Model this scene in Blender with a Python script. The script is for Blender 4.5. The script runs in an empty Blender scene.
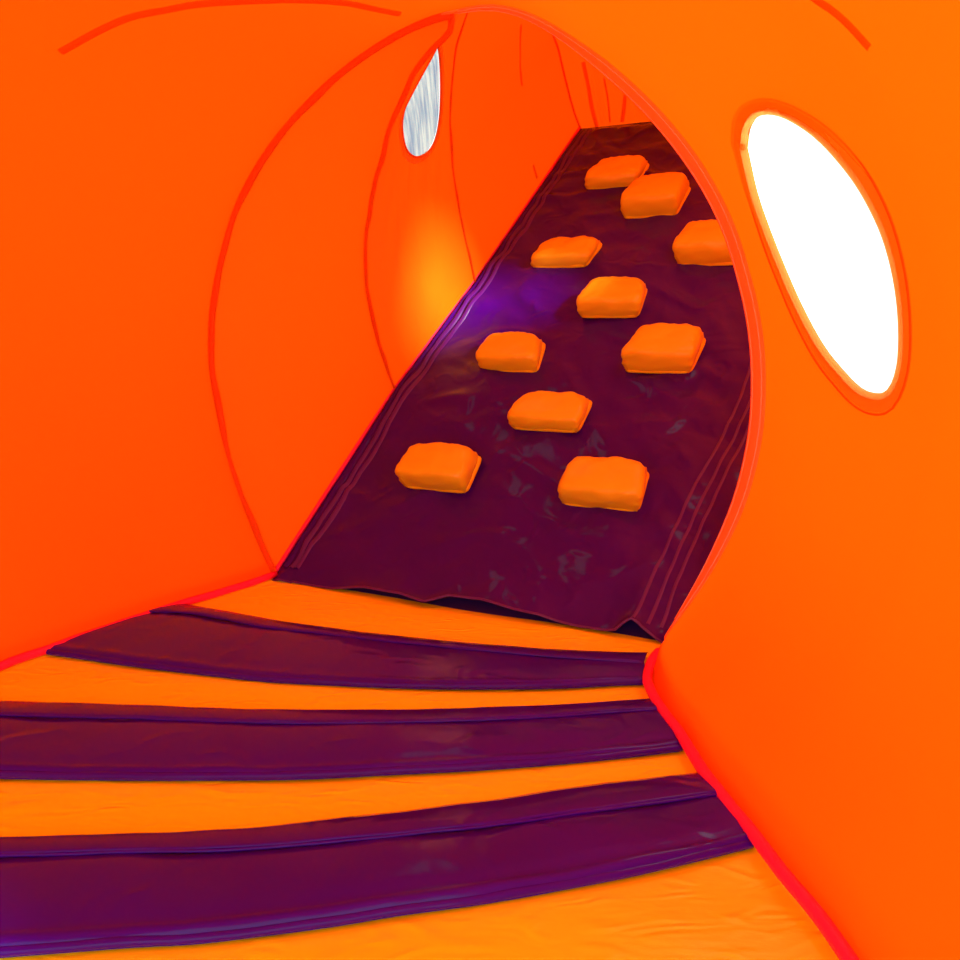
import bpy, math, random
from mathutils import Vector, noise
from mathutils.bvhtree import BVHTree

# ---------------------------------------------------------------- camera, world, lights, exposure
SC = bpy.context.scene
COL = SC.collection
PITCH = math.radians(10.7); F = 820.0
CAM = Vector((0, 0, 1.0))
cd = bpy.data.cameras.new('camera'); cam = bpy.data.objects.new('camera', cd); COL.objects.link(cam)
cam.location = CAM; cam.rotation_euler = (math.pi/2 - PITCH, 0, 0)
cd.sensor_width = 36; cd.lens = 36*F/960; cd.clip_start = 0.02
SC.camera = cam
vs = SC.view_settings
vs.view_transform = 'Standard'; vs.look = 'None'; vs.gamma = 1; vs.use_curve_mapping = False
vs.exposure = 0.15
w = bpy.data.worlds.new('sky'); SC.world = w; w.use_nodes = True
bg = w.node_tree.nodes['Background']
bg.inputs[0].default_value = (0.93, 0.97, 1.0, 1); bg.inputs[1].default_value = 1.45
sl = bpy.data.lights.new('sun', 'SUN'); sl.energy = 7.5; sl.angle = math.radians(12); sl.color = (1, .96, .9)
so = bpy.data.objects.new('sun', sl); COL.objects.link(so); so.location = (6, 1, 6)
so.rotation_euler = Vector((1.124, -1.281, .735)).to_track_quat('Z', 'Y').to_euler()
SC.cycles.max_bounces = 12; SC.cycles.diffuse_bounces = 6; SC.cycles.transmission_bounces = 8; SC.cycles.transparent_max_bounces = 12

# ---------------------------------------------------------------- geometry of the view
def ray(x, y):
    f = Vector((0, math.cos(PITCH), -math.sin(PITCH))); u = Vector((0, math.sin(PITCH), math.cos(PITCH)))
    return f + Vector((1, 0, 0))*((x-480)/F) + u*((480-y)/F)
def onp(q, p0, n):
    d = ray(*q); return CAM + d*((p0-CAM).dot(n)/d.dot(n))
Z = Vector((0, 0, 1))
def fl(q, h=0.0): return onp(q, Vector((0, 0, h)), Z)
A = fl((275, 577)); B = fl((665, 640))
U = (B-A).normalized(); W = (B-A).length
NH = Vector((-U.y, U.x, 0))
EL = math.radians(40)
D = NH*math.cos(EL) + Z*math.sin(EL); N = U.cross(D).normalized()
if N.z < 0: N = -N
def cl(u, v, h=0.0): return A + U*u + D*v + N*h

def lerp(a, b, t): return a + (b-a)*t
def pw(x, pts):                                   # smooth piecewise curve y(x)
    if x <= pts[0][0]: return pts[0][1]
    for (x0, y0), (x1, y1) in zip(pts, pts[1:]):
        if x <= x1: return lerp(y0, y1, (x-x0)/(x1-x0))
    return pts[-1][1]
def catmull(P, n):                                # resample a polyline by arc length on a Catmull-Rom curve
    P = [Vector(p) for p in P]; Q = []
    for i in range(len(P)-1):
        p0 = P[i-1] if i else P[0]*2-P[1]; p1, p2 = P[i], P[i+1]; p3 = P[i+2] if i+2 < len(P) else P[-1]*2-P[-2]
        for k in range(12):
            t = k/12
            Q.append(0.5*((2*p1)+(p2-p0)*t+(2*p0-5*p1+4*p2-p3)*t*t+(3*p1-p0-3*p2+p3)*t**3))
    Q.append(P[-1])
    L = [0]
    for a, b in zip(Q, Q[1:]): L.append(L[-1]+(b-a).length)
    out = []; j = 0
    for i in range(n):
        s = L[-1]*i/(n-1)
        while j < len(L)-2 and L[j+1] < s: j += 1
        t = (s-L[j])/max(1e-9, L[j+1]-L[j]); out.append(Q[j].lerp(Q[j+1], min(1, max(0, t))))
    return out

# ---------------------------------------------------------------- object helpers
def obj(name, verts, faces, mat, parent=None, smooth=True):
    me = bpy.data.meshes.new(name); me.from_pydata([tuple(v) for v in verts], [], faces); me.update()
    if smooth: me.polygons.foreach_set('use_smooth', [True]*len(me.polygons))
    me.materials.append(mat)
    o = bpy.data.objects.new(name, me); COL.objects.link(o)
    if parent:
        o.parent = parent; o.matrix_parent_inverse = parent.matrix_world.inverted() if parent.type != 'EMPTY' else parent.matrix_basis.inverted()
    return o
def grid(rows):
    n = len(rows[0]); V = [p for r in rows for p in r]
    Fc = [(i*n+j, i*n+j+1, (i+1)*n+j+1, (i+1)*n+j) for i in range(len(rows)-1) for j in range(n-1)]
    return V, Fc
def tube(P, r, seg=10, flat=1.0, nrm=None):
    V, Fc = [], []; m = len(P)
    for i, p in enumerate(P):
        t = (P[min(i+1, m-1)]-P[max(i-1, 0)]).normalized()
        a = nrm if nrm else (Z if abs(t.z) < .9 else Vector((1, 0, 0)))
        s = t.cross(a).normalized(); a2 = s.cross(t).normalized()
        rr = r(i/(m-1)) if callable(r) else r
        for k in range(seg):
            g = 2*math.pi*k/seg
            V.append(p + s*math.cos(g)*rr + a2*math.sin(g)*rr*flat)
    for i in range(m-1):
        for k in range(seg):
            k2 = (k+1) % seg; Fc.append((i*seg+k, i*seg+k2, (i+1)*seg+k2, (i+1)*seg+k))
    Fc.append(tuple(range(seg))[::-1]); Fc.append(tuple((m-1)*seg+k for k in range(seg)))
    return V, Fc
def empty(name, loc, label=None, cat=None, group=None):
    o = bpy.data.objects.new(name, None); COL.objects.link(o); o.location = loc; o.empty_display_size = .05
    tag(o, label, cat, group); return o
def tag(o, label=None, cat=None, group=None, kind=None):
    if label: o['label'] = label
    if cat: o['category'] = cat
    if group: o['group'] = group
    if kind: o['kind'] = kind
    return o
def struct(name, V, Fc, m, label=None): return tag(obj(name, V, Fc, m), label, None, None, 'structure')

# ---------------------------------------------------------------- materials
def mat(name, col, rough=.5, trans=0.0, tcol=None, var=.06, vscale=3, bump=.1, bscale=40, bdist=.002, stretch=(1, 1, 1), coat=0, spec=.5, fold=0):
    m = bpy.data.materials.new(name); m.use_nodes = True; nt = m.node_tree; nd = nt.nodes; ln = nt.links
    b = nd['Principled BSDF']; out = nd['Material Output']
    tc = nd.new('ShaderNodeTexCoord'); mp = nd.new('ShaderNodeMapping'); mp.inputs['Scale'].default_value = stretch
    ln.new(tc.outputs['Object'], mp.inputs[0])
    n1 = nd.new('ShaderNodeTexNoise'); n1.inputs['Scale'].default_value = vscale; n1.inputs['Detail'].default_value = 4
    ln.new(mp.outputs[0], n1.inputs[0])
    mx = nd.new('ShaderNodeMix'); mx.data_type = 'RGBA'
    mx.inputs[6].default_value = tuple(c*(1-var) for c in col)+(1,); mx.inputs[7].default_value = tuple(min(1, c*(1+var)) for c in col)+(1,)
    ln.new(n1.outputs[0], mx.inputs[0]); ln.new(mx.outputs[2], b.inputs['Base Color'])
    b.inputs['Roughness'].default_value = rough; b.inputs['Coat Weight'].default_value = coat; b.inputs['Coat Roughness'].default_value = .12
    b.inputs['Specular IOR Level'].default_value = spec
    n2 = nd.new('ShaderNodeTexNoise'); n2.inputs['Scale'].default_value = bscale; n2.inputs['Detail'].default_value = 3
    ln.new(mp.outputs[0], n2.inputs[0])
    bp = nd.new('ShaderNodeBump'); bp.inputs['Strength'].default_value = bump; bp.inputs['Distance'].default_value = bdist
    ln.new(n2.outputs[0], bp.inputs['Height'])
    last = bp
    if fold:
        n3 = nd.new('ShaderNodeTexNoise'); n3.inputs['Scale'].default_value = 8; n3.inputs['Detail'].default_value = 5; n3.inputs['Distortion'].default_value = 1.2
        n3.noise_type = 'RIDGED_MULTIFRACTAL'
        ln.new(mp.outputs[0], n3.inputs[0])
        b3 = nd.new('ShaderNodeBump'); b3.inputs['Strength'].default_value = fold; b3.inputs['Distance'].default_value = .01
        ln.new(n3.outputs[0], b3.inputs['Height']); ln.new(bp.outputs[0], b3.inputs['Normal']); last = b3
    ln.new(last.outputs[0], b.inputs['Normal'])
    if trans:
        t = nd.new('ShaderNodeBsdfTranslucent'); t.inputs[0].default_value = (tcol or col)+(1,)
        ln.new(last.outputs[0], t.inputs['Normal'])
        ms = nd.new('ShaderNodeMixShader'); ms.inputs[0].default_value = trans
        ln.new(b.outputs[0], ms.inputs[1]); ln.new(t.outputs[0], ms.inputs[2]); ln.new(ms.outputs[0], out.inputs[0])
    return m
OR = (1.0, .33, .005)
M_wall = mat('orange_nylon', OR, .6, .55, (1, .075, .0005), var=.03, vscale=2, bump=.25, bscale=120, bdist=.001, spec=.2)
M_seam_shade = mat('orange_seam_and_fold_shade', (.85, .15, .003), .6, .5, (.92, .42, .1), bump=.3, bscale=60, spec=.2)  # seam tape colour, also used for strips that stand for fold shade
M_hem = mat('orange_hem_tape', (1.0, .42, .06), .45, .7, (1, .75, .35), bump=.2, bscale=80, spec=.4)
M_flap = mat('pinkish_orange_hem', (1.0, .42, .13), .4, .4, (1, .4, .1), bump=.2, bscale=80, spec=.4)
M_floor = mat('orange_vinyl', (1.0, .92, .01), .42, var=.04, bump=.2, bscale=50, spec=.35, fold=.6, stretch=(1, 2.2, 1))
M_block = mat('orange_block_vinyl', (.74, .60, .012), .42, var=.08, vscale=6, bump=.25, bscale=25, bdist=.003, spec=.4)
M_flange = mat('yellow_orange_flange', (.85, .68, .01), .45, spec=.3)
M_pur = mat('purple_vinyl', (.042, .0006, .36), .15, var=.15, vscale=4, bump=.3, bscale=14, bdist=.004, spec=.2, fold=.5)
M_purd = mat('purple_climb_vinyl', (.044, .0010, .20), .12, var=.2, vscale=3, bump=.4, bscale=9, bdist=.006, spec=.2, fold=.7)
M_under = mat('shade_navy_underlay', (.02, .006, .12), .4)  # dark navy is the shadow beneath the loose hem, put into the colour
M_tape = mat('purple_seam_tape', (.075, .004, .2), .4, bump=.3, bscale=40)
M_red = mat('red_piping', (.85, .02, .12), .45, bump=.5, bscale=90, spec=.3)
M_stitch = mat('pale_stitching', (.9, .45, .25), .6)
M_ground = mat('grey_ground', (.35, .34, .32), .9)
def film_mat():
    m = bpy.data.materials.new('clear_vinyl_film'); m.use_nodes = True; nt = m.node_tree; nd = nt.nodes; ln = nt.links
    b = nd['Principled BSDF']; out = nd['Material Output']
    b.inputs['Base Color'].default_value = (.75, .8, .82, 1); b.inputs['Roughness'].default_value = .12
    tc = nd.new('ShaderNodeTexCoord'); mp = nd.new('ShaderNodeMapping'); mp.inputs['Scale'].default_value = (60, 2, 2); ln.new(tc.outputs['Object'], mp.inputs[0])
    n1 = nd.new('ShaderNodeTexNoise'); n1.inputs['Scale'].default_value = 2.2; n1.inputs['Detail'].default_value = 5; ln.new(mp.outputs[0], n1.inputs[0])
    rp = nd.new('ShaderNodeValToRGB'); rp.color_ramp.elements[0].position = .35; rp.color_ramp.elements[0].color = (.20, .31, .38, 1)
    rp.color_ramp.elements[1].position = .68; rp.color_ramp.elements[1].color = (.62, .66, .56, 1)
    ln.new(n1.outputs[0], rp.inputs[0])
    tr = nd.new('ShaderNodeBsdfTransparent'); ln.new(rp.outputs[0], tr.inputs[0])
    bp = nd.new('ShaderNodeBump'); bp.inputs['Strength'].default_value = .6; bp.inputs['Distance'].default_value = .01
    ln.new(n1.outputs[0], bp.inputs['Height']); ln.new(bp.outputs[0], b.inputs['Normal'])
    ms = nd.new('ShaderNodeMixShader'); ms.inputs[0].default_value = .12
    ln.new(tr.outputs[0], ms.inputs[1]); ln.new(b.outputs[0], ms.inputs[2]); ln.new(ms.outputs[0], out.inputs[0])
    return m
M_film = film_mat()
M_milk = mat('added_milky_film', (.95, .96, .93), .3, .8, (1, 1, .98), var=.01, bump=.1)  # white film added to the big opening for its brightness

# ---------------------------------------------------------------- ground and floor
gz = -0.03
struct('ground', [(-30, -30, gz), (30, -30, gz), (30, 40, gz), (-30, 40, gz)], [(0, 1, 2, 3)], M_ground)

# foot lines of the two side walls, from the ring (s=0) to behind the camera
LF = catmull([A, fl((235, 590)), fl((180, 607)), fl((131, 623)), fl((60, 648)), Vector((-1.44, 2.2, 0)), Vector((-1.55, 1.6, 0)), Vector((-1.6, .6, 0)), Vector((-1.6, -1.05, 0))], 90)
RPX = [(658, 652), (649, 666), (648, 680), (658, 703), (681, 736), (701, 768), (731, 806), (762, 846), (790, 880), (815, 912), (838, 944)]
RFp = [fl(q) for q in RPX]
RF = catmull([B, RFp[1]] + RFp[3:] + [Vector((.60, .9, 0)), Vector((.62, .2, 0)), Vector((.62, -1.05, 0))], 90)

# ---------------------------------------------------------------- the arch rings
def ringpts(px, p0, nrm): return [onp(q, p0, nrm) for q in px]
R1L = [(275, 577), (252, 525), (228, 455), (213, 385), (210, 330), (216, 280), (235, 210), (262, 158), (300, 110), (340, 72), (385, 40), (425, 20), (455, 12)]
R1R = [(500, 10), (545, 28), (600, 70), (650, 118), (692, 172), (722, 228), (741, 290), (750, 340), (752, 390), (748, 440), (735, 495), (715, 545), (690, 595), (665, 640)]
ring1 = catmull(ringpts(R1L+R1R, A, NH), 121)
TOP1 = onp((470, 11), A, NH)
NA = 121
def planering(base_v, base_u, leftpx, plane_up, extra):
    """ring through a foot on the climbing sheet, its left side from the picture, closed over the top and down a mirrored right side"""
    b0 = cl(base_u, base_v); n = U.cross(plane_up).normalized()
    L = [onp(q, b0, n) for q in leftpx]; L[0] = b0
    ab = [((p-b0).dot(U), (p-b0).dot(plane_up)) for p in L]
    wr = extra['w']
    pts = ab + extra['top'](ab) + [(wr-a, b) for a, b in reversed(ab)]
    return catmull([b0 + U*a + plane_up*b for a, b in pts], NA), b0, n
uL = [(0, 0), (1.08, .08), (1.89, .20), (3.4, .37)]
uT = [(0, 1.60), (.6, 1.69), (1.1, 1.78), (1.9, 1.88), (3.4, 1.80)]
uR = [(0, 1.58), (.25, 1.71), (.6, 1.84), (1.1, 1.96), (1.9, 2.0), (3.4, 1.80)]
e2 = cl(.08, 1.08); up2 = (TOP1 + Z*.02 - e2); up2 = (up2 - U*up2.dot(U)).normalized()
R2 = [(395, 390), (383, 358), (372, 320), (366, 280), (366, 240), (371, 200), (381, 158), (394, 116), (410, 80), (430, 52), (450, 30)]
ring2, _, _ = planering(1.08, .08, R2, up2, dict(w=1.92, top=lambda ab: [((ab[-1][0]*.45+1.70*.5*.55), ab[-1][1]+.10), (1.40-ab[-1][0]*.4, ab[-1][1]+.10)]))
up3 = (N*1.0).normalized()
R3 = [(475, 283), (469, 256), (461, 220), (455, 185), (451, 150), (450, 110), (453, 70), (460, 32)]
ring3, _, _ = planering(1.89, .20, R3, up3, dict(w=1.84, top=lambda ab: [(ab[-1][0]+.22, ab[-1][1]+.22), (.92, ab[-1][1]+.32), (1.84-ab[-1][0]-.22, ab[-1][1]+.22)]))
R4 = [(580, 130), (573, 110), (565, 80), (558, 50), (552, 25)]
up4 = (N*.75+Z*.25).normalized()
ring4, _, _ = planering(3.4, .37, R4, up4, dict(w=1.43, top=lambda ab: [(ab[-1][0]+.12, ab[-1][1]+.22), (.715, ab[-1][1]+.38), (1.43-ab[-1][0]-.12, ab[-1][1]+.22)]))

# ---------------------------------------------------------------- near tunnel
def near_section(k):
    l, r = LF[k], RF[k]; W1 = (r-l).length; u = (r-l).normalized()
    s = k/89; out = []
    for p in ring1:
        a = (p-A).dot(U); z = p.z; l, r = LF[k], RF[k]
        r = Vector((B.x + .07*min(1, s*4), r.y, 0)).lerp(r, math.exp(-(z/.22)**1.5)); W1 = (r-l).length; u = (r-l).normalized()
        if a < 0: q = l + u*a*(1+.2*s)
        elif a > W: q = r + u*(a-W)*(1+.25*s)
        else: q = l + u*(a/W*W1)
        q = Vector((q.x, q.y, z*(1+.06*math.sin(min(1, s*2)*math.pi/2))))
        out.append(q)
    return out
near = [near_section(k) for k in range(90)]
near[0] = list(ring1)
# gentle billow of the cloth between ring and the open end
for i in range(1, 89):
    for j in range(NA):
        p = near[i][j]
        c = Vector((-.3, p.y, 1.0)); d = (p-c).normalized()
        amp = min(1, i/8)*math.sin(math.pi*j/(NA-1))**.5
        near[i][j] = p + d*amp*.02*noise.noise(p*1.6) 
FULL_V, FULL_F = grid(near)
BV = BVHTree.FromPolygons([tuple(v) for v in FULL_V], FULL_F)
def hit(q, bv=None):
    d = ray(*q).normalized(); h = (bv or BV).ray_cast(CAM, d)
    if h[0] is None: return None
    n = h[1] if h[1].dot(d) < 0 else -h[1]
    return h[0], n

def inside(pt, poly):
    x, y = pt; c = False; j = len(poly)-1
    for i in range(len(poly)):
        xi, yi = poly[i]; xj, yj = poly[j]
        if (yi > y) != (yj > y) and x < (xj-xi)*(y-yi)/(yj-yi)+xi: c = not c
        j = i
    return c
def poly_near(pt, poly):
    best = None
    for a, b in zip(poly, poly[1:]+poly[:1]):
        ax, ay = a; dx, dy = b[0]-ax, b[1]-ay; L = dx*dx+dy*dy or 1e-12
        t = max(0, min(1, ((pt[0]-ax)*dx+(pt[1]-ay)*dy)/L)); q = (ax+dx*t, ay+dy*t)
        d = (q[0]-pt[0])**2+(q[1]-pt[1])**2
        if best is None or d < best[0]: best = (d, q)
    return best
def dense(rows, fi, fj):
    """resample a grid of points fi x fj times finer"""
    out = []
    for i in range(len(rows)-1):
        for k in range(fi):
            t = k/fi; r = [a.lerp(b, t) for a, b in zip(rows[i], rows[i+1])]; out.append(r)
    out.append(rows[-1])
    if fj == 1: return out
    res = []
    for r in out:
        o = []
        for a, b in zip(r, r[1:]):
            for k in range(fj): o.append(a.lerp(b, k/fj))
        o.append(r[-1]); res.append(o)
    return res
def with_hole(rows, outline3d, axis):
    """cut an opening: drop the faces inside the outline (projected along axis) and draw the rim vertices onto it"""
    e1 = axis.orthogonal().normalized(); e2_ = axis.cross(e1)
    P = [(p.dot(e1), p.dot(e2_)) for p in outline3d]
    V, Fc = grid(rows); V = [v.copy() for v in V]
    ins = [inside((v.dot(e1), v.dot(e2_)), P) for v in V]
    keep = [f for f in Fc if not any(ins[i] for i in f)]
    gone = set(i for f in Fc if any(ins[i] for i in f) for i in f)
    kept = set(i for f in keep for i in f)
    for i in gone & kept:
        v = V[i]; d, q = poly_near((v.dot(e1), v.dot(e2_)), P)
        V[i] = v + e1*(q[0]-v.dot(e1)) + e2_*(q[1]-v.dot(e2_))
    used = sorted(kept); mp = {o: n for n, o in enumerate(used)}
    return [V[i] for i in used], [tuple(mp[i] for i in f) for f in keep]

JL, JR = 44, 80
def cols(rows, a, b): return [r[a:b+1] for r in rows]
V, Fc = grid(cols(near, 0, JL)); struct('wall_left', V, Fc, M_wall)
V, Fc = grid(cols(near, JL, JR)); struct('ceiling', V, Fc, M_wall)
# right wall with its big oval opening
W1PX = [(743, 148), (746, 128), (755, 115), (770, 111), (790, 117), (815, 133), (838, 156), (862, 188), (884, 232), (897, 280), (902, 330), (899, 372), (886, 395),
        (862, 392), (838, 369), (818, 343), (798, 306), (782, 270), (766, 230), (753, 192)]
w1 = []
for q in W1PX:
    h = hit(q)
    w1.append(h[0])
w1c = catmull(w1+[w1[0]], 90)[:-1]
V, Fc = with_hole(dense(cols(near, JR, NA-1), 3, 3), w1c, Vector((1, 0, 0)))
struct('wall_right', V, Fc, M_wall)

# ---------------------------------------------------------------- climbing tube
def loft(ra, rb, n, puff):
    rows = []
    for i in range(n+1):
        t = i/n; r = []
        for j, (a, b) in enumerate(zip(ra, rb)):
            p = a.lerp(b, t)
            c = (ra[0]+ra[-1]+rb[0]+rb[-1])*.25 + N*.7
            d = (p-c).normalized(); e = math.sin(math.pi*t)*math.sin(math.pi*j/(NA-1))
            r.append(p + d*e*puff)
        rows.append(r)
    return rows
sec1 = loft(ring1, ring2, 24, .02); sec2 = loft(ring2, ring3, 24, .0); sec3 = loft(ring3, ring4, 30, .02)
# the cloth around the small window is drawn into shallow creases
for i in range(1, 24):
    for j in range(3, 60):
        p = sec2[i][j]
        sec2[i][j] = p + Vector((1, 0, 0))*.010*math.sin(math.pi*i/24)*noise.noise(Vector((i*.35, j*.12-i*.18, 0)))
V, Fc = grid(sec1); struct('wall_left', V, Fc, M_wall)
V2, F2 = grid(sec2); BV2 = BVHTree.FromPolygons([tuple(v) for v in V2], F2)
W2PX = [(438, 44), (431, 58), (421, 76), (411, 95), (404, 110), (402, 128), (405, 146), (411, 155), (419, 157), (429, 151), (436, 138), (440, 115), (441, 85), (440, 60)]
w2 = [hit(q, BV2) for q in W2PX]
w2 = [h[0] for h in w2 if h]
w2c = catmull(w2+[w2[0]], 70)[:-1]
ax2 = sum(((a).cross(b) for a, b in zip([p-w2c[0] for p in w2c], [p-w2c[0] for p in w2c[1:]+w2c[:1]])), Vector()).normalized()
V, Fc = with_hole(dense(cols(sec2, 0, 60), 4, 4), w2c, ax2); struct('wall_left', V, Fc, M_wall)
# the same opening on the far side, hidden by the doorway; the sun comes in through it
MU = 2.16
def mirror(p): return p + U*(MU - 2*((p-A).dot(U)))
w3c = [mirror(p) for p in w2c]; c3 = sum(w3c, Vector())/len(w3c); w3c = [c3 + (p-c3)*1.25 for p in w3c]
s2r = dense(cols(sec2, 60, 120), 4, 4); b3 = BVHTree.FromPolygons([tuple(v) for v in grid(s2r)[0]], grid(s2r)[1])
ax3 = ax2 - U*(2*ax2.dot(U))
w3c = [(b3.find_nearest(p)[0]) for p in w3c]
V, Fc = with_hole(s2r, w3c, ax3); struct('wall_right', V, Fc, M_wall)
V, Fc = grid(sec3); struct('wall_left', V, Fc, M_wall)
# end wall with gathered folds, filling the last ring
rows = []; half = NA//2
for i in range(half+1):
    a, b = ring4[i], ring4[NA-1-i]; r = []
    for k in range(61):
        t = k/60; p = a.lerp(b, t)
        s = 0
        for c0, wd, am in ((.10, .018, .012), (.24, .02, .016), (.36, .016, .014), (.52, .02, .015), (.68, .02, .012), (.85, .02, .012)):
            cc = c0 + .03*(i/half); s += am*3.0*math.exp(-abs((t-cc)/(wd*.7)))
        p = p + (NH)*s*min(1, i/4+.3)*(1 if 0 < k < 60 else 0)*1.6
        r.append(p)
    rows.append(r)
V, Fc = grid(rows); struct('wall_back', V, Fc, M_wall)
BVB = BVHTree.FromPolygons([tuple(v) for v in V], Fc)
vv_, ff_ = grid(sec3); BVS = BVHTree.FromPolygons([tuple(v) for v in vv_], ff_)

# ---------------------------------------------------------------- seams, hems and painted fold shade on the setting
def along(P, off=None): return P
def wob(P, n, amp, fr=9): return [p + n*amp*noise.noise(p*fr) for p in P]
def seam(P, r, m, flat=.35, nrm=None, name='trim_1'):
    V, Fc = tube(P, r, 8, flat, nrm); return struct(name, V, Fc, m)
seam(wob(ring1[0:62], U, .022, 6), .020, M_seam_shade, .5, NH)
seam(wob(ring2, U, .014), .013, M_seam_shade, .5, NH, 'trim_2')
seam(wob(ring3, U, .008), .009, M_seam_shade, .5, NH, 'trim_3')
seam(ring4, .010, M_seam_shade, .5, NH, 'trim_4')
# hem of the doorway ring on its right side: a flat flange turned into the opening
rows = []
for dk, lf in ((0, .0), (0, .004), (.5, .007), (2.1, .007), (2.5, .0015)):
    i0 = int(dk); fr = dk-i0; row = []
    for j in range(60, 120):
        t = min(1, (j-59)/16); q = near[0][j].lerp(near[i0][j].lerp(near[i0+1][j], fr), t)
        inn = (Vector((lerp(LF[0].x, RF[0].x, .5), q.y, 1.0))-q).normalized()
        row.append(q + inn*lf)
    rows.append(row)
V, Fc = grid(rows); hem = struct('trim_5', V, Fc, M_flap)
for k in (2, 3):
    P = [p + Vector((-.0008, 0, 0)) for p in rows[k][2:-1]]
    V, Fc = tube(P, .0019, 6); obj('stitch_line', V, Fc, M_stitch, hem)
# the same hem drawn on, as a narrow tape on the side wall
def tape(pxs, wdt, m, name, bv=None, lift=.003, parent=None, n=60, vert=None):
    H = [hit(q, bv) for q in pxs]; H = [h for h in H if h]
    P = catmull([h[0] for h in H], n); nn = H[len(H)//2][1]
    rows = [[], [], []]
    for k, p in enumerate(P):
        t = (P[min(k+1, n-1)]-P[max(k-1, 0)]).normalized(); h = H[min(len(H)-1, int(k/n*len(H)))][1]
        s = t.cross(h).normalized()
        rows[0].append(p - s*wdt*.5 + h*lift*.3); rows[1].append(p + h*lift*1.6); rows[2].append(p + s*wdt*.5 + h*lift*.3)
    V, Fc = grid(rows)
    return obj(name, V, Fc, m, parent) if parent else struct(name, V, Fc, m)
tape([(60, 52), (100, 30), (131, 17), (165, 10), (200, 4), (250, 1), (300, 0), (345, 3), (375, 9), (400, 14), (424, 21), (446, 24)], .026, M_seam_shade, 'trim_6')
for k, (px, bv_) in enumerate([([(583, 62), (588, 85), (592, 108), (597, 127)], BVB), ([(625, 95), (624, 108), (622, 122)], BVB), ([(604, 78), (608, 100), (610, 122)], BVB),
                               ([(521, 24), (520, 45), (520, 65), (522, 86)], BVS), ([(533, 165), (537, 178), (541, 190)], BVS)]):
    tape(px, .024 if k != 2 else .012, M_seam_shade, 'trim_%d' % (10+k), bv_)  # dark strips painted in as the shade of the cloth folds
tape([(800, -12), (820, 2), (832, 10), (848, 24), (870, 48)], .02, M_seam_shade, 'trim_7')

# red piping along the feet of the near walls
SKL = [p + Vector((.004, -.004, .012)) for p in LF]
V, Fc = tube(wob(SKL, Z, .003, 8), .0135, 12, 1); struct('trim_8', V, Fc, M_red)
P = catmull([fl(q, .026) for q in RPX] + [Vector((.59, .9, .026)), Vector((.61, .2, .026)), Vector((.61, -1.05, .026))], 90)
V, Fc = tube(wob(P, Vector((1, 0, 0)), .006, 11), lambda t: .0135, 12, 1); struct('trim_9', V, Fc, M_red)

# ---------------------------------------------------------------- windows
def rim(name, outline, r, m, parent=None, flat=.6, nrm=None):
    P = outline + outline[:2]; V, Fc = tube(P, r, 8, flat, nrm)
    return obj(name, V, Fc, m, parent)
win1 = rim('window_1', w1c, .008, M_hem, None, 1, Vector((1, 0, 0))); tag(win1, kind='structure')
cen = sum(w1c, Vector())/len(w1c)
def ringstrip(outline, o1, o2, axis, h):
    c = sum(outline, Vector())/len(outline); rows = [[], [], []]; n = len(outline)
    for k in range(n+1):
        p = outline[k % n]; t = (outline[(k+1) % n]-outline[(k-1) % n]).normalized(); s = t.cross(axis).normalized()
        if s.dot(p-c) < 0: s = -s
        rows[0].append(p+s*o1+h*.4); rows[1].append(p+s*(o1+o2)*.5+h*1.5); rows[2].append(p+s*o2+h*.4)
    return rows
V, Fc = grid(ringstrip(w1c, .004, .035, Vector((1, 0, 0)), Vector((-.003, 0, 0)))); obj('window_hem', V, Fc, M_hem, win1)
V, Fc = grid(ringstrip(w1c, .037, .042, Vector((1, 0, 0)), Vector((-.004, 0, 0)))); obj('window_hem', V, Fc, M_seam_shade, win1)
rows = [[cen.lerp(p, k/8) + Vector((.012, 0, 0)) for p in w1c+[w1c[0]]] for k in range(9)]
rows[0] = [cen + Vector((.012+.0001*i, 0, .0001*i)) for i in range(len(rows[1]))]
V, Fc = grid(rows); obj('pane', V, Fc, M_milk, win1)  # added pane, makes the opening plain white and scatters the sun
hv = ax2 if ax2.dot(CAM-w2c[0]) > 0 else -ax2
win2 = rim('window_2', w2c, .005, M_seam_shade, None, 1, hv); tag(win2, kind='structure')
V, Fc = grid(ringstrip(w2c, .004, .028, hv, hv*.004)); obj('window_hem', V, Fc, M_hem, win2)
win3 = rim('window_3', w3c, .005, M_seam_shade, None, 1, ax3); tag(win3, kind='structure')
# clear film stretched across the small window
nw = len(w2c); rows = []
for i in range(nw//2+1):
    a_, b_ = w2c[i], w2c[(nw-i) % nw]
    rows.append([a_.lerp(b_, k/16) - hv*(.006 + .010*math.sin(math.pi*k/16)*math.sin(math.pi*i/(nw/2)) + .0015*math.sin(k*1.7)) for k in range(17)])
V, Fc = grid(rows); obj('pane', V, Fc, M_film, win2)

# ---------------------------------------------------------------- floor
rows = []
for k in range(90):
    l, r = LF[k], RF[k]; row = []
    for j in range(61):
        p = l.lerp(r, lerp(-.03, 1.03, j/60)); row.append(Vector((p.x, p.y, -.006 + .006*noise.noise(Vector((p.x*1.5+p.y*2, p.y*6, 0)))*min(1, j/5, (60-j)/5))))
    for jj, hh in ((0, .06), (1, .02), (59, .02), (60, .06)): row[jj].z += hh  # unseen lip outside the walls, added to block light leaking in
    rows.append(row)
# tuck it under the climbing sheet
rows = [[p + NH*.5 - Z*.015 for p in rows[0]]] + rows
V, Fc = grid(rows); struct('floor', V, Fc, M_floor)

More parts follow.
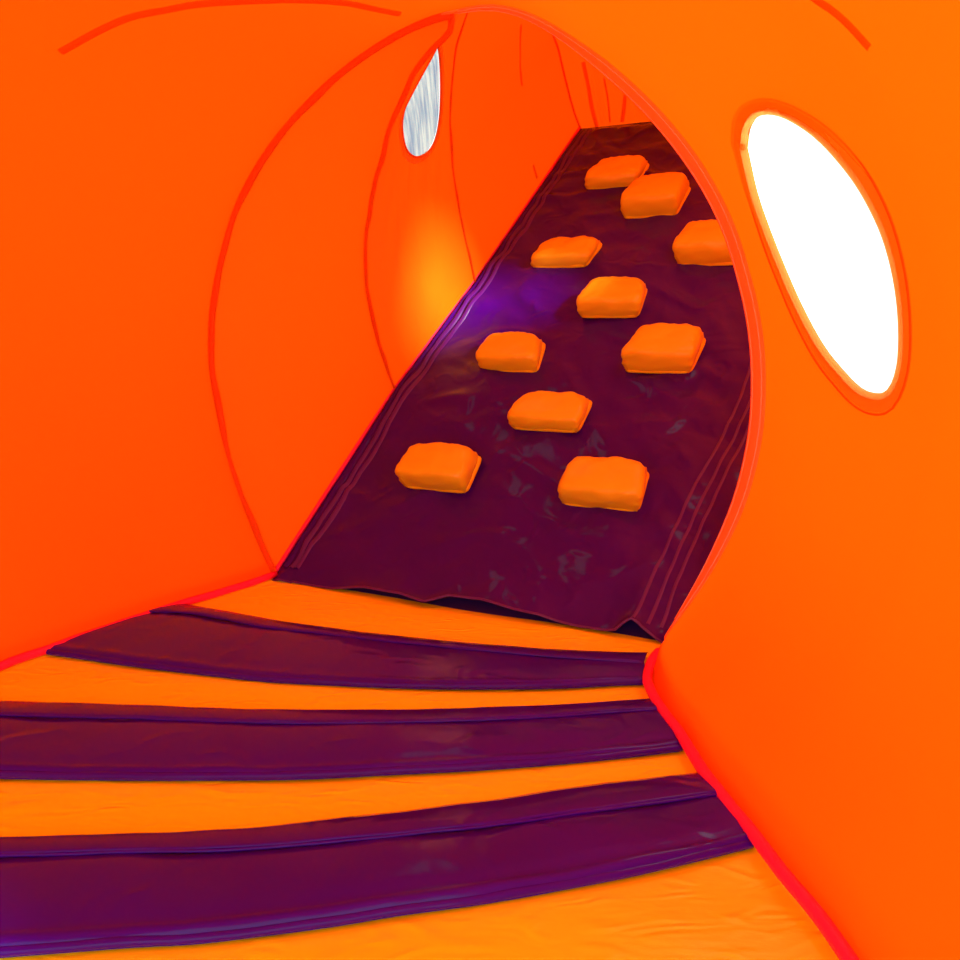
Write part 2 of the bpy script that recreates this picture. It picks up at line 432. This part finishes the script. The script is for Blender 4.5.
# ---------------------------------------------------------------- purple floor bands
def xclip(px):                                        # left end of a band meets the left wall foot
    return px
def lfoot(y):                                         # x of left wall foot at depth y
    for a, b in zip(LF, LF[1:]):
        if (a.y-y)*(b.y-y) <= 0: return lerp(a.x, b.x, (a.y-y)/(a.y-b.y+1e-9))
    return -1.6
def rfoot(y):
    for a, b in zip(RF, RF[1:]):
        if (a.y-y)*(b.y-y) <= 0 and a.y > b.y: return lerp(a.x, b.x, (a.y-y)/(a.y-b.y+1e-9))
    return .6
def band(name, top, mid, bot, label, zt):
    e = empty(name, (sum((fl(q) for q in bot), Vector())/len(bot)), label, 'floor pad', 'purple padded bands across the floor')
    n = 140
    def line(px, h):
        P = catmull([fl(q, h) for q in px], n)
        out = []
        # pull the ends exactly to the wall feet
        P = [Vector((min(max(p.x, lfoot(p.y)+.010), rfoot(p.y)-.018), p.y, p.z)) for p in P]
        return P
    h1 = zt
    T0 = line(top, .003); S0 = line(mid, h1*.9); B0 = line(bot, .002)
    S1 = line([(x, y-2.5) for x, y in mid], h1*.35)
    # pad: swells from the seam, rolls over to the floor at its near edge
    prof = [(0, .25), (.05, .55), (.14, .8), (.3, .95), (.5, 1), (.7, .98), (.82, .9), (.87, .8), (.9, .84), (.94, .9), (.97, .75), (.99, .4), (1, 0)]
    rows = []
    for f, zf in prof:
        r = []
        for k in range(n):
            p = S1[k].lerp(B0[k], f); p.z = .002 + h1*zf
            if 0.02 < f < .99:
                p.z += .0035*noise.noise(Vector((p.x*5+p.y*3, p.y*5, 1)))+ .002*noise.noise(Vector((p.x*14-p.y*14, p.y*6, 2)))
                p.y += .003*noise.noise(Vector((p.x*9, f, 4)))
            r.append(p)
        rows.append(r)
    rows.append([Vector((p.x, p.y, 0.0)) for p in rows[-1]]); 
    rows.insert(0, [Vector((p.x, p.y+.006, 0.0)) for p in rows[0]])
    V, Fc = grid(rows); obj('pad', V, Fc, M_pur, e)
    # upper strip overlapping the pad, with a free lower edge
    rows = []
    for f, zf in [(0, .1), (.08, .45), (.3, .85), (.7, 1.05), (.93, 1.12), (1, 1.08)]:
        r = []
        for k in range(n):
            p = T0[k].lerp(S0[k], f); p.z = .002 + h1*zf + (.002*noise.noise(Vector((p.x*9, p.y*9, 5))) if f > .05 else 0)
            r.append(p)
        rows.append(r)
    rows.append([p + Vector((0, .003, -.004)) for p in rows[-1]])
    V, Fc = grid(rows); obj('edge_strip', V, Fc, M_pur, e)
    V, Fc = tube([S0[k] + Z*.003 + Z*.0015*noise.noise(S0[k]*12) for k in range(n)], .0045, 8, .8); obj('strip_edging', V, Fc, M_pur, e)
    V, Fc = tube([B0[k] + Vector((0, .004, .008+.002*noise.noise(B0[k]*9))) for k in range(n)], lambda t: .0095, 10, .85); obj('rolled_edge', V, Fc, M_pur, e)
    return e
band('floor_pad',
     [(185, 605), (225, 612), (270, 620), (320, 628), (400, 638), (480, 646), (560, 651), (620, 653), (690, 654)],
     [(140, 612), (190, 614), (225, 620), (260, 627), (320, 634), (400, 643), (480, 651), (560, 658), (620, 662), (690, 667)],
     [(20, 650), (75, 658), (131, 666), (180, 672), (260, 681), (330, 685), (400, 688), (480, 689), (560, 688), (620, 685), (690, 683)],
     'purple padded floor band farthest back, just below the climbing ramp', .022)
band('floor_pad',
     [(-140, 690), (-50, 699), (40, 703), (131, 706), (200, 709), (300, 711), (400, 711), (480, 709), (560, 706), (620, 702), (710, 696)],
     [(-140, 705), (-50, 713), (40, 717), (131, 719), (240, 723), (330, 724), (400, 723), (480, 721), (560, 717), (640, 711), (720, 707)],
     [(-220, 765), (-50, 776), (40, 779), (131, 780), (200, 780), (300, 779), (400, 774), (480, 770), (560, 764), (620, 758), (688, 750), (740, 744)],
     'middle purple padded band across the orange floor', .024)
band('floor_pad',
     [(-300, 845), (-120, 843), (0, 840), (131, 836), (200, 833), (260, 829), (350, 819), (420, 811), (480, 803), (560, 791), (640, 781), (703, 774), (780, 767)],
     [(-300, 862), (-120, 860), (0, 857), (131, 853), (200, 852), (260, 849), (350, 841), (420, 834), (480, 828), (560, 817), (640, 806), (720, 795), (800, 787)],
     [(-400, 975), (-150, 968), (0, 957), (131, 947), (200, 943), (290, 932), (340, 925), (400, 915), (480, 904), (560, 890), (650, 872), (757, 846), (830, 828)],
     'widest purple padded floor band, nearest the camera, with a shiny rolled edge', .028)

# ---------------------------------------------------------------- climbing ramp
CW = empty('climbing_ramp', A, 'sloping dark purple vinyl climbing ramp with loose wavy bottom hem', 'climbing ramp')
def wave(u, v):
    """height of the loose sheet over its backing"""
    lift = .030*math.exp(-v/.10)*max(0, math.sin(math.pi*min(1, max(0, (u-.15)/1.4))))**.7
    wv = .010*math.exp(-v/.12)*math.sin(u*13+.6) if .1 < u < 1.5 else 0
    tuck = .03*math.exp(-((u-1.46)/.05)**2)*math.exp(-v/.06)
    nz = .010*noise.noise(Vector((u*3.1, v*2.3, 7))) + .006*noise.noise(Vector((u*8+v*5, v*6-u*2, 3)))
    rg = .006*(1-abs(noise.noise(Vector((u*2.6+v*1.4, v*4.2, 11))))*6) if True else 0
    return .022 + lift + wv + tuck + nz*2.0 + max(-.004, rg)*1.1
HEMPX = [(275, 577), (300, 580), (330, 586), (365, 588), (400, 595), (425, 603), (450, 597), (480, 601), (530, 614), (580, 624), (615, 630), (632, 622), (645, 629), (655, 636), (668, 640)]
hemv = []
for q in HEMPX:
    p = onp(q, cl(0, 0, .04), N)-A; hemv.append((p.dot(U), p.dot(D)))
NU, NV = 130, 240
rows = []
for i in range(NV+1):
    f = i/NV; row = []
    for j in range(NU+1):
        g = j/NU
        v = 3.4*f; l = pw(v, uL); r = pw(v, uR); u = lerp(l, r, g)
        v0 = pw(u, hemv); vv = lerp(v0, 3.4, f)
        h = wave(u, vv-v0); e = min(1, g/.03, (1-g)/.02); e2x = min(1, (1-f)/.02)
        row.append(cl(u, vv, .006+(h-.006)*min(e, e2x)))
    rows.append(row)
SHEET = rows
V, Fc = grid(rows); sheet = obj('sheet', V, Fc, M_purd, CW)
sv, sf = V, Fc; BV3 = BVHTree.FromPolygons([tuple(v) for v in sv], sf)
def onsheet(u, v, h=.003):
    p = cl(u, v, .5); r = BV3.ray_cast(p, -N)
    return (r[0] if r[0] else cl(u, v, .03)) + N*h
V, Fc = grid([[cl(lerp(pw(v, uL), pw(v, uR), g/20), v, -.004) for g in range(21)] for v in [-.03+3.43*i/40 for i in range(41)]]); obj('backing', V, Fc, M_under, CW)  # layer coloured dark for the shadow showing below the hem
P = [SHEET[0][j] for j in range(NU+1)]; V, Fc = tube(P, .0045, 8, 1); obj('hem_edging', V, Fc, M_tape, CW)
def strip(path, wdt, name, m, lift=.004):
    rows = [[], [], []]; n = len(path)
    for k, (u, v) in enumerate(path):
        p = onsheet(u, v, 0); rows[0].append(onsheet(u-wdt/2, v, .0008)); rows[1].append(p+N*lift); rows[2].append(onsheet(u+wdt/2, v, .0008))
    V, Fc = grid(rows); return obj(name, V, Fc, m, CW)
for off in (.045, .085, .13):
    strip([(pw(v, uT)-off-.008*math.sin(v*5)+.004*noise.noise(Vector((v*7, off*30, 0))), v) for v in [.03+3.3*i/160 for i in range(161)]], .012, 'seam_tape', M_tape)
for off in (.028, .062, .098):
    strip([(pw(v, uL)+off+.012*noise.noise(Vector((v*5, off*20, 4))), v) for v in [.04+3.3*i/160 for i in range(161)]], .024, 'seam_tape', M_tape if off > .05 else M_purd, .014)
strip_path = [cl(pw(v, uL)-.004, v, .012) for v in [3.4*i/120 for i in range(121)]]
V, Fc = tube(strip_path, .010, 10, 1); pp = obj('piping', V, Fc, M_red, CW); pp['label'] = 'red piping along the left edge'

# ---------------------------------------------------------------- climbing blocks
def block(u, v, wd, L, h, seed, skew, label):
    v -= .022; L += .018
    base = onsheet(u, v+L/2, 0)
    c = cl(u, v+L/2, (base-A).dot(N))
    e = empty('climbing_block', c, label, 'climbing block', 'soft orange blocks on the purple climbing ramp')
    rnd = random.Random(seed); n = 14
    idx = {}; V = []; Fc = []
    def sph(x, y, z):
        k = (round(x, 4), round(y, 4), round(z, 4))
        if k in idx: return idx[k]
        # superellipsoid rounding of the unit box
        p = 9.0; m = (abs(x)**p+abs(y)**p+abs(z)**p)**(1/p) or 1
        q = Vector((x, y, z))/m*max(abs(x), abs(y), abs(z))
        q = q.lerp(Vector((x, y, z)), .15 if z > 0 else .8)
        zt = (q.z+1)/2                                              # 0 foot, 1 top
        tap = .88+.14*math.sin(math.pi*min(1, zt*.85)*.62)-.05*max(0, zt-.75)*4
        puffx = .05*(1-q.y*q.y)*math.sin(math.pi*min(1, zt*1.1))
        X = q.x*wd/2*1.0*(tap+puffx*.6); Y = q.y*L/2*(1-.13*zt*zt+.08*math.sin(math.pi*zt)*(1-q.x*q.x))
        X *= .985-.20*max(0, .35+.65*q.y)*zt                                  # narrower at its upper end
        Hh = h*zt*(1+.09*(1-q.x*q.x)*(1-q.y*q.y)*zt)
        nz = noise.noise(Vector((X*14+seed*3.1, Y*14, Hh*14)))*.006 + noise.noise(Vector((X*38+seed, Y*30, Hh*30)))*.0045
        pinch = .010*max(0, abs(q.x)*abs(q.y)-.55)*zt/.45
        P = Vector((X, Y, Hh)); dirn = Vector((q.x, q.y, zt)).normalized()
        P += dirn*nz*(.3+zt); P.z -= pinch
        P.x += skew*Y*.9 + rnd_sk*zt*.01; P.y -= .010*zt*h/.1
        wp = U*P.x + D*P.y + N*(P.z-.006)
        V.append(c + wp); idx[k] = len(V)-1; return len(V)-1
    rnd_sk = rnd.uniform(-1, 1)
    def g(k): return -1+2*k/n
    for a in range(n):
        for b in range(n):
            x0, x1, y0, y1 = g(a), g(a+1), g(b), g(b+1)
            Fc.append([sph(x0, y0, 1), sph(x1, y0, 1), sph(x1, y1, 1), sph(x0, y1, 1)])
            Fc.append([sph(x0, y0, -1), sph(x0, y1, -1), sph(x1, y1, -1), sph(x1, y0, -1)])
            for s in (-1, 1):
                Fc.append([sph(x0, s, y0), sph(x1, s, y0), sph(x1, s, y1), sph(x0, s, y1)])
                Fc.append([sph(s, x0, y0), sph(s, x1, y0), sph(s, x1, y1), sph(s, x0, y1)])
    o = obj('cover', V, Fc, M_block, e)
    import bmesh
    bm = bmesh.new(); bm.from_mesh(o.data); bmesh.ops.recalc_face_normals(bm, faces=bm.faces); bm.to_mesh(o.data); bm.free()
    # stitched flange round the foot
    rows = []
    for of, zz in ((-.002, .020), (.005, .021), (.011, .010), (.008, -.001)):
        r = []
        for k in range(73):
            t = 2*math.pi*k/72; cx, sy = math.cos(t), math.sin(t)
            m = (abs(cx)**9+abs(sy)**9)**(1/9); x, y = cx/m*(wd*.44+of), sy/m*(L/2+of-.004)
            r.append(c + U*(x+skew*y*.9) + D*y + N*(zz+.0015*noise.noise(Vector((x*20, y*20, seed)))))
        rows.append(r)
    V, Fc = grid(rows); fo = obj('flange', V, Fc, M_flange, e); fo['label'] = 'yellower stitched flange'
    return e
BL = [
 (.545, .515, .315, .17, .115, 1, .0, 'plump orange block in the bottom row of the climbing ramp, near its left edge'),
 (1.235, .515, .325, .17, .115, 2, .0, 'orange block in the bottom row, near the right edge of the purple sheet'),
 (.92, .875, .32, .155, .085, 3, .1, 'flattened orange block alone in the second row from the bottom'),
 (.62, 1.235, .30, .17, .10, 4, -.1, 'orange block in the third row from the bottom, towards the sheet\'s left edge'),
 (1.315, 1.245, .305, .19, .12, 5, .15, 'large orange block in the third row from the bottom, towards the right'),
 (1.005, 1.60, .30, .18, .105, 6, 0, 'orange block alone in the middle of the fourth row from the bottom'),
 (.675, 1.985, .31, .16, .08, 7, .25, 'low lopsided orange block in the fifth row, closest to the left edge'),
 (1.395, 1.985, .32, .20, .13, 8, .05, 'orange block half hidden behind the doorway hem on the right'),
 (1.04, 2.39, .30, .22, .13, 9, .15, 'tall yellowish orange block second from the top'),
 (.76, 2.70, .30, .19, .09, 10, .2, 'topmost orange block, near the top edge of the climbing ramp'),
]
for b in BL: block(*b)
